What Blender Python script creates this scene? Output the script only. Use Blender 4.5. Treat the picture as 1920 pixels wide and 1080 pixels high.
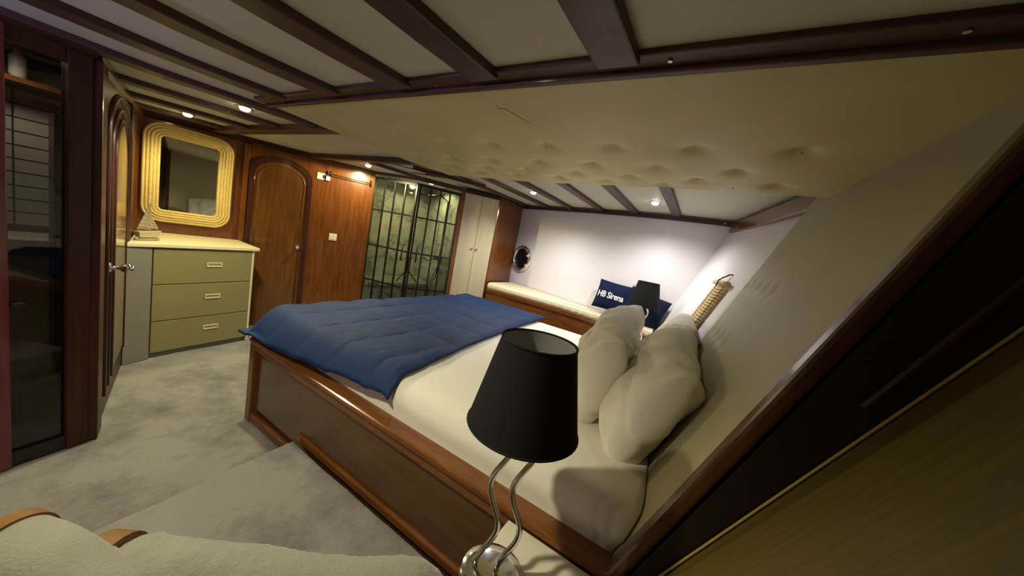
import bpy, bmesh, math, random
from mathutils import Vector, Matrix, noise
random.seed(7)
for o in list(bpy.data.objects): bpy.data.objects.remove(o)
S = bpy.context.scene
C = S.collection
# ------------------------------------------------------------------ camera, world, exposure
CAM_H = 1.5
FPX = 614.409
yaw, pit, rol = 1.05685382, .134451960, .189793946
f = Vector((math.sin(yaw)*math.cos(pit), math.cos(yaw)*math.cos(pit), -math.sin(pit)))
r0 = Vector((math.cos(yaw), -math.sin(yaw), 0)); d0 = f.cross(r0)
cr, sr = math.cos(rol), math.sin(rol)
rt = cr*r0 - sr*d0; dn = sr*r0 + cr*d0
cd = bpy.data.cameras.new('camera'); cam = bpy.data.objects.new('camera', cd); C.objects.link(cam)
cd.sensor_width = 36; cd.lens = FPX/1920*36; cd.clip_start = .02
M = Matrix((rt, -dn, -f)).transposed().to_4x4(); M.translation = (0, 0, CAM_H)
cam.matrix_world = M
S.camera = cam
w = bpy.data.worlds.new('night'); S.world = w; w.use_nodes = True
w.node_tree.nodes['Background'].inputs[0].default_value = (.02, .022, .03, 1)
w.node_tree.nodes['Background'].inputs[1].default_value = .3
S.view_settings.view_transform = 'Standard'; S.view_settings.look = 'None'
S.view_settings.exposure = 0.0; S.view_settings.gamma = 1.0; S.view_settings.use_curve_mapping = False
WARM = (1, .86, .50); NEUT = (1, .95, .93)
# recessed spot positions: x, y, z, colour, watts, angle, label
SPOTS = [
 (1.04, 4.00, None, (1, .85, .42), 38, 150, 'lit recessed spotlight in the ceiling just above the rope mirror'),
 (1.02, 2.86, None, (1, .91, .60), 105, 140, 'lit recessed spotlight between battens at the end of the dark beam'),
 (2.40, 3.48, 2.055, (1, .84, .46), 52, 179, 'lit recessed spotlight near the black towel rail and shower'),
 (3.33, 1.84, None, (1, .96, .95), 74, 155, 'lit recessed spotlight over the bench nearer the porthole'),
 (3.247, .531, None, (1, .96, .95), 46, 155, 'lit recessed spotlight over the navy cushions'),
 (.08, .97, None, (1, .92, .66), 78, 140, 'recessed spotlight in the ceiling over the armchair'),
 (.10, 3.05, None, (1, .92, .75), 7, 160, 'added fill spotlight inside the washroom behind the glazed door'),  # added fill lamp that brightens the washroom interior
]
# ------------------------------------------------------------------ materials
def new_mat(name):
    m = bpy.data.materials.new(name); m.use_nodes = True
    nt = m.node_tree; return m, nt, nt.nodes['Principled BSDF']
def tc(nt, scale=(1, 1, 1), rot=(0, 0, 0), out='Object'):
    t = nt.nodes.new('ShaderNodeTexCoord'); mp = nt.nodes.new('ShaderNodeMapping')
    mp.inputs['Scale'].default_value = scale; mp.inputs['Rotation'].default_value = rot
    nt.links.new(t.outputs[out], mp.inputs[0]); return mp.outputs[0]
def nz(nt, vec, scale, detail=4, rough=.55):
    n = nt.nodes.new('ShaderNodeTexNoise'); n.inputs['Scale'].default_value = scale
    n.inputs['Detail'].default_value = detail; n.inputs['Roughness'].default_value = rough
    nt.links.new(vec, n.inputs['Vector']); return n.outputs['Fac']
def ramp(nt, fac, stops):
    r = nt.nodes.new('ShaderNodeValToRGB'); e = r.color_ramp.elements
    while len(e) < len(stops): e.new(.5)
    for k, (p, c) in enumerate(stops): e[k].position = p; e[k].color = (*c, 1)
    nt.links.new(fac, r.inputs[0]); return r.outputs[0]
def bump(nt, b, h, strength, dist=.01):
    n = nt.nodes.new('ShaderNodeBump'); n.inputs['Strength'].default_value = strength; n.inputs['Distance'].default_value = dist
    nt.links.new(h, n.inputs['Height']); nt.links.new(n.outputs[0], b.inputs['Normal'])
def plain(name, col, rough=.5, metal=0, coat=0, nscale=0, nstr=0, ndist=.005, var=0, sheen=0):
    m, nt, b = new_mat(name)
    b.inputs['Base Color'].default_value = (*col, 1); b.inputs['Roughness'].default_value = rough
    b.inputs['Metallic'].default_value = metal; b.inputs['Coat Weight'].default_value = coat; b.inputs['Coat Roughness'].default_value = .12
    b.inputs['Sheen Weight'].default_value = sheen
    v = tc(nt)
    if var:
        fz = nz(nt, v, 3.5, 5)
        c = ramp(nt, fz, [(.3, tuple(x*(1-var) for x in col)), (.7, tuple(min(1, x*(1+var)) for x in col))])
        nt.links.new(c, b.inputs['Base Color'])
    if nscale: bump(nt, b, nz(nt, v, nscale, 5), nstr, ndist)
    return m
def wood(name, dark, light, rough=.28, coat=.5, scale=(14, 14, 1.3), rot=(0, 0, 0), spec=.4):
    m, nt, b = new_mat(name); b.inputs['Specular IOR Level'].default_value = spec
    v = tc(nt, scale, rot); a = nz(nt, v, 2.2, 6, .65)
    v2 = tc(nt, tuple(s*4 for s in scale), rot); a2 = nz(nt, v2, 3, 3)
    mx = nt.nodes.new('ShaderNodeMath'); mx.operation = 'MULTIPLY_ADD'; mx.inputs[1].default_value = .3; nt.links.new(a2, mx.inputs[0]); nt.links.new(a, mx.inputs[2])
    c = ramp(nt, mx.outputs[0], [(.42, dark), (.9, light)])
    nt.links.new(c, b.inputs['Base Color']); b.inputs['Roughness'].default_value = rough
    b.inputs['Coat Weight'].default_value = coat; b.inputs['Coat Roughness'].default_value = .1
    return m
MAH = wood('mahogany', (.085, .025, .005), (.21, .070, .014), coat=.35)
MAHX = wood('mahogany_lengthwise', (.10, .031, .006), (.26, .092, .018), coat=.35, scale=(14, 1.3, 14))
DARKW = wood('dark_wood', (.030, .010, .007), (.066, .022, .012), rough=.4, coat=.08, spec=.2)
BEAMW = wood('beam_wood', (.040, .018, .015), (.075, .036, .028), rough=.5, coat=.08, scale=(1.3, 14, 14))
BEAMY = wood('beam_wood_lengthwise', (.045, .020, .012), (.10, .045, .022), rough=.5, coat=.1, scale=(14, 1.3, 14))
CEILM = plain('ceiling_vinyl', (.52, .51, .42), .6, nscale=60, nstr=.05)
HULLM = plain('white_hull', (.76, .74, .74), .55, nscale=4, nstr=.08)
PADM = plain('cream_vinyl', (.58, .51, .245), .5, nscale=18, nstr=.08, var=.06)
HBM = plain('headboard_vinyl', (.42, .38, .235), .5, nscale=14, nstr=.08, var=.05)
OLIVE = wood('olive_veneer', (.085, .060, .008), (.15, .105, .018), rough=.5, coat=.05, scale=(40, .6, .5))
DRAW = plain('dresser_laminate', (.225, .20, .085), .42, var=.04)
DRTOP = plain('dresser_top_laminate', (.66, .60, .38), .3)
FILL = plain('filler_laminate', (.19, .18, .14), .45)
CHROME = plain('chrome', (.75, .75, .74), .12, 1)
BRASS = plain('brass', (.75, .52, .18), .25, 1)
BLACKM = plain('black_metal', (.008, .008, .009), .4)
WHITEP = plain('white_plastic', (.75, .75, .68), .35)
DARKSLOT = plain('dark_slot', (.02, .02, .02), .6)
SHEET = plain('white_sheet', (.80, .77, .66), .8, nscale=22, nstr=.25, ndist=.006)
PILLOW = plain('white_cotton', (.78, .75, .63), .85, nscale=9, nstr=.35, ndist=.012)
NAVY = plain('navy_cotton', (.006, .010, .036), .8, nscale=120, nstr=.2, ndist=.002)
DUVET = plain('blue_satin', (.0052, .026, .092), .7, nscale=30, nstr=.25, ndist=.004)
DUVET.node_tree.nodes['Principled BSDF'].inputs['Specular IOR Level'].default_value = .25
BENCHC = plain('bench_fabric', (.78, .68, .47), .75, nscale=20, nstr=.2)
SHADEM = plain('black_shade', (.010, .011, .012), .8, nscale=200, nstr=.1, ndist=.001)
SHADEM.node_tree.nodes['Principled BSDF'].inputs['Specular IOR Level'].default_value = .15
NAVY.node_tree.nodes['Principled BSDF'].inputs['Specular IOR Level'].default_value = .15
SHADEIN = plain('grey_shade_lining', (.30, .30, .29), .6)
ROPE = plain('rope', (.72, .55, .20), .9, nscale=160, nstr=.8, ndist=.006, var=.15)
RAW = plain('driftwood', (.42, .34, .20), .8, nscale=40, nstr=.4, var=.15)
BAMB = plain('bamboo', (.62, .44, .17), .5, var=.15)
LEATH = plain('tan_leather', (.17, .075, .014), .5, nscale=40, nstr=.15)
WHITEL = plain('white_print', (.85, .85, .83), .7)
WTOP = plain('white_laminate', (.72, .68, .56), .35, var=.04)
TILE = plain('cream_tile', (.55, .52, .42), .25)
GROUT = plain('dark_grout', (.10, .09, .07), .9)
def carpet(name, c0, c1):
    m, nt, b = new_mat(name); v = tc(nt)
    a = nz(nt, v, 2.6, 7, .68)
    c = ramp(nt, a, [(.34, c0), (.56, c1)]); nt.links.new(c, b.inputs['Base Color']); b.inputs['Roughness'].default_value = 1
    b.inputs['Sheen Weight'].default_value = .25
    h = nz(nt, v, 90, 6, .7); bump(nt, b, h, .9, .02); return m
CARPET = carpet('shaggy_carpet', (.135, .13, .11), (.33, .315, .265))
BOUCLE = plain('boucle', (.22, .213, .16), 1, nscale=170, nstr=.7, ndist=.005, var=.16, sheen=.3)
def light_wood():
    m, nt, b = new_mat('pale_oak'); v = tc(nt, (40, 40, 1.2)); a = nz(nt, v, 2, 6, .6)
    nt.links.new(ramp(nt, a, [(.35, (.50, .43, .25)), (.65, (.62, .55, .34))]), b.inputs['Base Color']); b.inputs['Roughness'].default_value = .45; return m
PALE = light_wood()
def marble():
    m, nt, b = new_mat('white_marble'); v = tc(nt, (1.2, 1.2, 1.9), (.3, .6, .2))
    n1 = nz(nt, v, 1.3, 8, .62)
    s = nt.nodes.new('ShaderNodeMath'); s.operation = 'SUBTRACT'; s.inputs[1].default_value = .5; nt.links.new(n1, s.inputs[0])
    ab = nt.nodes.new('ShaderNodeMath'); ab.operation = 'ABSOLUTE'; nt.links.new(s.outputs[0], ab.inputs[0])
    nt.links.new(ramp(nt, ab.outputs[0], [(0, (.30, .31, .30)), (.028, (.55, .55, .50)), (.10, (.68, .67, .60))]), b.inputs['Base Color'])
    b.inputs['Roughness'].default_value = .18; return m
MARB = marble()
def glass(name, tint, refl=.5):
    m, nt, b = new_mat(name); nt.nodes.remove(b)
    out = nt.nodes['Material Output']; t = nt.nodes.new('ShaderNodeBsdfTransparent'); t.inputs[0].default_value = (*tint, 1)
    g = nt.nodes.new('ShaderNodeBsdfGlossy'); g.inputs['Roughness'].default_value = .03
    fr = nt.nodes.new('ShaderNodeFresnel'); fr.inputs[0].default_value = 1.45
    mu = nt.nodes.new('ShaderNodeMath'); mu.operation = 'MULTIPLY'; mu.inputs[1].default_value = refl; nt.links.new(fr.outputs[0], mu.inputs[0])
    mx = nt.nodes.new('ShaderNodeMixShader'); nt.links.new(mu.outputs[0], mx.inputs[0]); nt.links.new(t.outputs[0], mx.inputs[1]); nt.links.new(g.outputs[0], mx.inputs[2])
    nt.links.new(mx.outputs[0], out.inputs[0]); return m
GLASS = glass('clear_glass', (.80, .83, .80), .8)
SMOKE = glass('smoked_glass', (.60, .58, .58), 1.0)
def mirror_m():
    return plain('mirror_silver', (.62, .62, .62), .01, 1)
MIRR = mirror_m()
PORTG = plain('night_glass', (.004, .004, .010), .06)
def emit(name, col, s):
    m, nt, b = new_mat(name); b.inputs['Base Color'].default_value = (*col, 1)
    b.inputs['Emission Color'].default_value = (*col, 1); b.inputs['Emission Strength'].default_value = s; return m
# ------------------------------------------------------------------ mesh builder
class MB:
    def __init__(s): s.v = []; s.f = []
    def add(s, vs, fs):
        k = len(s.v); s.v += [Vector(p) for p in vs]; s.f += [tuple(i+k for i in q) for q in fs]; return s
    def box(s, x0, x1, y0, y1, z0, z1):
        return s.add([(x, y, z) for z in (z0, z1) for (x, y) in ((x0, y0), (x1, y0), (x1, y1), (x0, y1))],
                     [(3, 2, 1, 0), (4, 5, 6, 7), (0, 1, 5, 4), (1, 2, 6, 5), (2, 3, 7, 6), (3, 0, 4, 7)])
    def obox(s, o, u, v, wv, u0, u1, v0, v1, w0, w1):
        o, u, v, wv = map(Vector, (o, u, v, wv))
        return s.add([o+u*a+v*b+wv*c for c in (w0, w1) for (a, b) in ((u0, v0), (u1, v0), (u1, v1), (u0, v1))],
                     [(3, 2, 1, 0), (4, 5, 6, 7), (0, 1, 5, 4), (1, 2, 6, 5), (2, 3, 7, 6), (3, 0, 4, 7)])
    def prism(s, pts, off):
        n = len(pts); off = Vector(off); p = [Vector(q) for q in pts]
        return s.add(p+[q+off for q in p], [tuple(range(n))[::-1], tuple(range(n, 2*n))]+[(i, (i+1) % n, n+(i+1) % n, n+i) for i in range(n)])
    def hexa(s, b, t):   # two quads
        return s.add(list(b)+list(t), [(3, 2, 1, 0), (4, 5, 6, 7), (0, 1, 5, 4), (1, 2, 6, 5), (2, 3, 7, 6), (3, 0, 4, 7)])
    def tube(s, path, r, n=8, closed=False, caps=True, lobes=0, twist=0, depth=0):
        P = [Vector(p) for p in path]; m = len(P); rs = r if isinstance(r, (list, tuple)) else [r]*m
        rings = []; prev = None; L = 0
        for i in range(m):
            a = P[i-1] if (i or closed) else P[0]; b = P[(i+1) % m] if (i < m-1 or closed) else P[-1]
            t = (b-a).normalized()
            if prev is None: nrm = t.orthogonal().normalized() if not closed else t.cross(Vector((.29, -.95, .11))).normalized()
            else: nrm = (prev - t*prev.dot(t)).normalized()
            prev = nrm; bi = t.cross(nrm)
            if i: L += (P[i]-P[i-1]).length
            ring = []
            for k in range(n):
                an = 2*math.pi*k/n; rr = rs[i]*(1+depth*math.cos(lobes*(an+twist*L))) if lobes else rs[i]
                ring.append(P[i]+(nrm*math.cos(an)+bi*math.sin(an))*rr)
            rings.append(ring)
        k0 = len(s.v); s.v += [p for q in rings for p in q]
        for i in range(m if closed else m-1):
            j = (i+1) % m
            for k in range(n): s.f.append((k0+i*n+k, k0+i*n+(k+1) % n, k0+j*n+(k+1) % n, k0+j*n+k))
        if caps and not closed:
            s.f.append(tuple(k0+k for k in range(n))[::-1]); s.f.append(tuple(k0+(m-1)*n+k for k in range(n)))
        return s
    def lathe(s, prof, o=(0, 0, 0), n=24, axis=None):
        o = Vector(o); ax = Vector(axis).normalized() if axis else Vector((0, 0, 1))
        e1 = ax.orthogonal().normalized(); e2 = ax.cross(e1); k0 = len(s.v)
        for (r, h) in prof:
            for k in range(n):
                a = 2*math.pi*k/n; s.v.append(o+ax*h+(e1*math.cos(a)+e2*math.sin(a))*r)
        for i in range(len(prof)-1):
            for k in range(n): s.f.append((k0+i*n+k, k0+i*n+(k+1) % n, k0+(i+1)*n+(k+1) % n, k0+(i+1)*n+k))
        return s
    def disc(s, o, r, axis, n=24, th=.002):
        return s.lathe([(0.0005, 0), (r, 0), (r, th), (.0005, th)], o, n, axis)
    def grid(s, fn, nu, nv, flip=False):
        k0 = len(s.v)
        for j in range(nv+1):
            for i in range(nu+1): s.v.append(Vector(fn(i/nu, j/nv)))
        for j in range(nv):
            for i in range(nu):
                q = (k0+j*(nu+1)+i, k0+j*(nu+1)+i+1, k0+(j+1)*(nu+1)+i+1, k0+(j+1)*(nu+1)+i)
                s.f.append(q[::-1] if flip else q)
        return s
    def build(s, name, mat, parent=None, smooth=False, bevel=0, mods=None):
        if parent is not None: o0 = parent_world(parent)
        else:
            xs = [p.x for p in s.v]; ys = [p.y for p in s.v]; zs = [p.z for p in s.v]
            o0 = Vector(((min(xs)+max(xs))/2, (min(ys)+max(ys))/2, min(zs)))
        me = bpy.data.meshes.new(name); me.from_pydata([p-o0 for p in s.v], [], s.f)
        bm = bmesh.new(); bm.from_mesh(me); bmesh.ops.recalc_face_normals(bm, faces=bm.faces); bm.to_mesh(me); bm.free()
        me.materials.append(mat)
        if smooth:
            for p in me.polygons: p.use_smooth = True
        ob = bpy.data.objects.new(name, me); C.objects.link(ob)
        if parent is not None: ob.parent = parent
        else: ob.location = o0
        if bevel:
            bv = ob.modifiers.new('bevel', 'BEVEL'); bv.width = bevel; bv.segments = 2; bv.limit_method = 'ANGLE'
        return ob
def parent_world(p):
    v = Vector(p.location)
    while p.parent: p = p.parent; v = v+p.location
    return v
def tag(o, label=None, cat=None, group=None, kind=None):
    if label: o['label'] = label
    if cat: o['category'] = cat
    if group: o['group'] = group
    if kind: o['kind'] = kind
    return o
def thing(name, loc, label, cat, group=None):
    o = bpy.data.objects.new(name, None); C.objects.link(o); o.location = loc; o.empty_display_size = .1
    return tag(o, label, cat, group)
def struct(o, label=None, cat=None): return tag(o, label, cat, kind='structure')
def copy_tree(o, parent=None):
    c = o.copy(); C.objects.link(c); c.parent = parent
    for ch in list(o.children): copy_tree(ch, c)
    return c
V = Vector
def cl(x, a=0., b=1.): return max(a, min(b, x))
# ------------------------------------------------------------------ plan of the cabin (metres; +Y forward, +X starboard)
A0 = V((.357, 2.659, 0)); AC = V((.862, 4.53, 0))                      # arched side door wall
AD = (AC-A0).normalized(); AN = V((AD.y, -AD.x, 0))                    # faces the cabin
GD = V((.966, .26, 0)).normalized(); GN = V((GD.y, -GD.x, 0))          # glazed door line, faces the camera
M0 = V((.85, 4.535, 0)); MD = V((math.cos(-.12), math.sin(-.12), 0)); MN = V((MD.y, -MD.x, 0))
W0 = V((1.62, 4.42, 0)); W1 = V((2.74, 3.80, 0)); WD = (W1-W0).normalized(); WN = V((WD.y, -WD.x, 0))
SL = V((2.76, 3.84, 0)); SC = V((2.918, 3.204, 0)); SR = V((3.38, 2.914, 0))
WC = V((3.80, 2.57, 0))
HULL = [(4.49, 2.62), (4.21, 1.80), (4.04, 1.33), (3.93, .89), (3.84, .47), (3.82, .1), (3.82, -.2)]
UPZ = V((0, 0, 1))
def ceil_z(x, y):
    if x > 2.15: return 2.075
    return 2.04-.045*cl((1.35-x)/.8)
def stern_y0(x):      # raked stern: y = y0 - .37 z
    if x < 1: return .25
    if x < 2.3: return .25+.11*(x-1)/1.3
    return .30+.33*(x-2.3)/1.5
RAKE = .37
# ------------------------------------------------------------------ floor
def fz(x, y): return .006*noise.noise(V((x*3, y*3, 0)))+.003*noise.noise(V((x*14, y*14, 2)))
fl = MB().grid(lambda u, v: (-1.0+5.2*u, 1.6+3.4*v, fz(-1.0+5.2*u, 1.6+3.4*v)-.004), 120, 90).build('floor', CARPET, smooth=True)
struct(fl)
def plat(u, v):
    x = -1.0+1.97*u; ye = 1.716+.09*(x-.27); y = -1.0+(ye+1.0)*v
    return (x, y, .152+fz(x, y))
pl = MB().grid(plat, 60, 80)
n0 = len(pl.v)
pl.grid(lambda u, v: (lambda x: (x, 1.716+.09*(x-.27)+.012*math.sin(v*math.pi)+.004*noise.noise(V((x*30, v*3, 0))), .152*(1-v)+fz(x, 1.72)))(-1.0+1.97*u), 120, 6)
struct(pl.build('floor_platform', CARPET, smooth=True))
# ------------------------------------------------------------------ ceiling
ce = MB().grid(lambda u, v: (lambda x, y: (x, y, ceil_z(x, y)+.03))(-1.1+3.25*u, -1.1+6.0*v), 26, 40)
ce.grid(lambda u, v: (2.15+2.6*u, -1.1+6.0*v, 2.105), 4, 4)
ce.add([(2.15, -1.1, 2.06), (2.15, 4.9, 2.06), (2.15, 4.9, 2.11), (2.15, -1.1, 2.11)], [(0, 1, 2, 3)])
ceiling = struct(ce.build('ceiling', CEILM, smooth=True))
def batten(xa, xb, y, wd, mat=BEAMW, drop=.0, n=8):
    m = MB()
    def pt(i, yy, dz): x = xa+(xb-xa)*i/n; return (x, yy, ceil_z(x, y)+.03-dz)
    for (ya, yb, d1, d2) in ((y-wd/2, y+wd/2, 0, .03+drop),):
        k = len(m.v)
        for i in range(n+1): m.v += [V(pt(i, ya, 0)), V(pt(i, yb, 0)), V(pt(i, yb, d2)), V(pt(i, ya, d2))]
        for i in range(n):
            a = k+4*i
            for j in range(4): m.f.append((a+j, a+(j+1) % 4, a+4+(j+1) % 4, a+4+j))
        m.f += [(k, k+3, k+2, k+1), (k+4*n, k+4*n+1, k+4*n+2, k+4*n+3)]
    return m.build('ceiling_batten', mat, ceiling, bevel=.006)
for y in (.33, .785, 1.20, 1.68, 2.16): batten(-1.0, .93, y, .115)
for y in (2.60, 3.15, 3.70, 4.22): batten(-.2, 1.36, y, .11)
BP = V((.06, .032, .024))
PURP = BEAMW
for (y, hx) in ((2.52, 4.4), (2.10, 4.3), (1.69, 4.16), (1.24, 4.0), (.82, 3.9), (.38, 3.82)): batten(2.16, hx, y, .085, PURP)
MB().prism([(2.17, 2.75, 2.055), (2.74, 2.85, 2.055), (2.87, 3.19, 2.055), (2.72, 3.81, 2.055), (2.17, 4.12, 2.055)], (0, 0, .045)).build('ceiling_panel', CEILM, ceiling)
for (a, b) in (((2.74, 3.78), (2.885, 3.19)), ((2.885, 3.19), (3.40, 2.865)), ((2.2, 3.2), (2.86, 3.08))):
    a = V((*a, 2.0)); b = V((*b, 2.0)); d = (b-a).normalized(); MB().obox(a, d, V((d.y, -d.x, 0)), UPZ, 0, (b-a).length, 0, .03, .022, .075).build('ceiling_batten', BEAMW, ceiling, bevel=.004)
# long beams
tb = MB().box(.905, .985, -1.0, 2.44, 2.03, 2.068).box(.965, .995, -1.0, 2.445, 2.016, 2.032)
struct(tb.build('trim_1', BEAMY, bevel=.006))
struct(MB().box(1.33, 1.42, 2.30, 4.45, 2.02, 2.068).build('trim_2', BEAMY, bevel=.006))
struct(MB().box(2.10, 2.17, 2.0, 4.2, 2.02, 2.11).build('trim_3', BEAMY, bevel=.006))
def screw(p, r=.006): return MB().disc(p, r, (0, 0, -1), 10, .003)
for (x, y, z) in ((.94, 1.02, 2.03), (.94, .2, 2.03), (.94, 2.1, 2.03), (.94, -.3, 2.03), (2.9, 1.24, 2.075), (3.1, .82, 2.075), (2.95, .38, 2.075), (3.45, .38, 2.075), (3.5, 2.10, 2.075), (1.0, 3.06, ceil_z(1.0, 3.06)), (.7, 3.86, ceil_z(.7, 3.86))):
    screw((x, y, z-.001)).build('screw_cap', CHROME, ceiling)
# hatch frame ahead of the shower
hm = MB()
for a, b in (((2.25, 2.95), (3.1, 2.35)), ((2.6, 3.0), (2.75, 2.65))):
    a = V((*a, 2.06)); b = V((*b, 2.06)); d = (b-a).normalized(); s_ = V((-d.y, d.x, 0)); hm.obox(a, d, s_, UPZ, 0, (b-a).length, -.02, .02, -.01, .03)
hm.build('hatch_frame', BEAMW, ceiling)
# ------------------------------------------------------------------ walls
def wall(name, a, b, z0, z1, mat, nrm, th=.06):
    a = V(a); b = V(b); d = (b-a).normalized(); L = (b-a).length
    return struct(MB().obox(a, d, -V(nrm), UPZ, 0, L, 0, th, z0, z1).build(name, mat))
wall('wall_forward', M0-MD*.02, M0+MD*.80, 0, 2.06, MAH, MN)
wd_ = wall('wall_door', W0-WD*.02, W1, 0, 2.08, MAH, WN, .05)
wall('wall_side_door', A0, AC+AD*.06, 0, 2.06, MAH, AN, .05)
# hull (starboard)
hu = MB(); k = 0
for i, (x, y) in enumerate(HULL):
    for z in (0, 2.11): hu.v.append(V((x, y, z)))
for i in range(len(HULL)-1): hu.f.append((2*i, 2*i+1, 2*i+3, 2*i+2))
hu.f = [q for q in hu.f]
struct(hu.build('wall_starboard', HULLM))
# stern: white raked surface beyond the headboard
def stern(u, v):
    x = 1.2+2.64*u; z = .3+1.81*v
    return (x, stern_y0(max(x, 2.301)) - RAKE*z if x > 2.3 else .16-RAKE*z, z)
struct(MB().grid(stern, 24, 8).build('wall_stern', HULLM, smooth=True))
# olive veneer on the port side of the stern
struct(MB().grid(lambda u, v: (-1.0+1.97*u, .246-.497*(.1+2.0*v), .1+2.0*v), 2, 2).build('wall_stern_port', OLIVE))
# port side and behind the camera
struct(MB().box(-1.06, -1.0, -1.1, 2.6, 0, 2.1).build('wall_port', MAH))
# hull trim
tr = MB()
for i in range(len(HULL)-1):
    a = V((*HULL[i], 2.045)); b = V((HULL[i+1][0], max(-.13, HULL[i+1][1]), 2.045)); d = (b-a).normalized(); s_ = V((-d.y, d.x, 0))
    tr.obox(a, d, s_, UPZ, 0, (b-a).length, -.035, .0, 0, .045)
t4 = struct(tr.build('trim_4', BEAMW))
for (i, t_) in ((0, .3), (1, .2), (2, .5), (3, .3), (4, .4), (5, .5)):
    a = V((*HULL[i], 2.066)); b = V((*HULL[i+1], 2.066)); p = a.lerp(b, t_); d = (b-a).normalized(); n_ = V((d.y, -d.x, 0))
    MB().disc(p+n_*.034, .007, n_, 10, .004).build('screw_cap', CHROME, t4)
a = V((3.82, .60-.37*2.03, 2.0)); b = V((2.25, .30-.37*2.0, 1.99)); d = (b-a).normalized(); s_ = V((d.y, -d.x, 0))
struct(MB().obox(a, d, s_, UPZ, -.02, (b-a).length, -.07, .05, -.03, .075).build('trim_5', MAH, bevel=.01))
# ------------------------------------------------------------------ padded ceiling over the bed
def pad_edge_y(x): return 2.43-.33*(x-1.0)/1.3
BUT = []
for r_, x in enumerate((1.50, 1.74, 1.92, 2.05)):
    n_ = 7
    for k in range(n_):
        y = -.25+(k+.5*(r_ % 2)+.2)*.33
        if y < pad_edge_y(x)-.12: BUT.append((x, y))
def padf(u, v):
    y0 = -.55; xf = 2.25-.17*cl((1.4-(y0+2.9*v))/1.6); x = .99+(xf-.99)*u; y = y0+(pad_edge_y(x)-y0)*v
    z = 2.022-.052*math.sin(cl(u*1.1, 0, 1)*math.pi/2)
    e = min(u*1.22, 1.22*(1-u)+.0, (1-v)*2.9)
    dip = 0
    for (bx, by) in BUT:
        d2 = (x-bx)**2+(y-by)**2
        if d2 < .04: dip += .020*math.exp(-d2/.0016)+.008*math.exp(-d2/.009)
    z += dip-.004*noise.noise(V((x*5, y*5, 0)))
    edge = cl(1-e/.05); z += .05*edge*edge if (1-u)*1.22 < .06 or (1-v)*2.9 < .06 else 0
    return (x, y, z)
pd = MB().grid(padf, 80, 150)
pd.box(1.0, 2.08, -.52, 1.95, 2.05, 2.06)
pad = tag(MB.build(pd, 'padded_ceiling_panel', PADM, smooth=True), 'cream tufted padded ceiling panel hanging low above the bed', 'ceiling panel')
for (bx, by) in BUT[::3]: MB().lathe([(.001, -.004), (.006, -.002), (.007, .003)], (bx, by, 1.99), 8).build('tuft_button', PADM, pad, smooth=True)
co = MB().tube([(1.045, .80, 1.99), (1.06, .81, 1.985), (1.075, .79, 1.992), (1.12, .77, 1.99), (1.2, .74, 1.985)], .0022, 5)
tag(co.build('thin_cord', PADM, smooth=True), 'thin cream cord hanging from the dark beam onto the padded ceiling', 'cord')
# ------------------------------------------------------------------ spotlights
for i, (x, y, z, col, wt, ang, lab) in enumerate(SPOTS):
    zc = z or (ceil_z(x, y)+.03 if x < 2.15 else 2.105)
    t = thing('recessed_spotlight', (x, y, zc), lab, 'ceiling light', 'recessed ceiling spotlights')
    MB().lathe([(.030, -.001), (.030, -.009), (.046, -.007), (.050, 0)], (x, y, zc), 24).build('bezel', CHROME, t, smooth=True)
    MB().lathe([(.031, -.006), (.028, -.018), (.018, -.025), (.001, -.028)], (x, y, zc), 20).build('lens', emit('spot_lens_%d' % i, col, 30), t)
    ld = bpy.data.lights.new('spot_bulb', 'SPOT'); ld.energy = wt; ld.color = col; ld.spot_size = math.radians(ang); ld.spot_blend = .12 if ang > 165 else .8; ld.shadow_soft_size = .035
    lo = bpy.data.objects.new('spot_bulb', ld); C.objects.link(lo); lo.parent = t; lo.location = (0, 0, -.05)
# ------------------------------------------------------------------ glazed door and washroom behind it
def gp(s, z, off=0): p = A0+GD*s-GN*off; return V((p.x, p.y, z))
gd = thing('door_1', A0+GD*-.15, None, None); struct(gd)
MB().obox(A0, GD, GN, UPZ, -.075, .0, -.05, .01, 0, 1.98).build('stile', DARKW, gd, bevel=.004)
MB().obox(A0, GD, GN, UPZ, -.40, -.24, -.05, .012, 0, 1.98).build('stile', wood('violet_lit_wood', (.09, .016, .022), (.17, .035, .035)), gd, bevel=.004)  # wood tinted red, the cast of the violet light put into its colour
MB().obox(A0, GD, GN, UPZ, -.24, -.075, -.04, .0, 0, .075).build('bottom_rail', BLACKM, gd)
MB().obox(A0, GD, GN, UPZ, -.24, -.075, -.04, .0, 1.92, 1.98).build('top_rail', DARKW, gd)
MB().obox(A0, GD, GN, UPZ, -.24, -.075, -.022, -.016, .075, 1.92).build('pane', SMOKE, gd)
MB().obox(A0, GD, GN, UPZ, -.24, -.205, -.016, .03, .80, .822).build('handle', BLACKM, gd, bevel=.004)
struct(MB().obox(A0, GD, GN, UPZ, -1.4, -.40, -.05, 0, 0, 2.05).build('wall_washroom', DARKW))
struct(MB().obox(A0, GD, GN, UPZ, -1.4, .02, -.05, .005, 1.98, 2.06).build('trim_6', DARKW))
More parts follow.
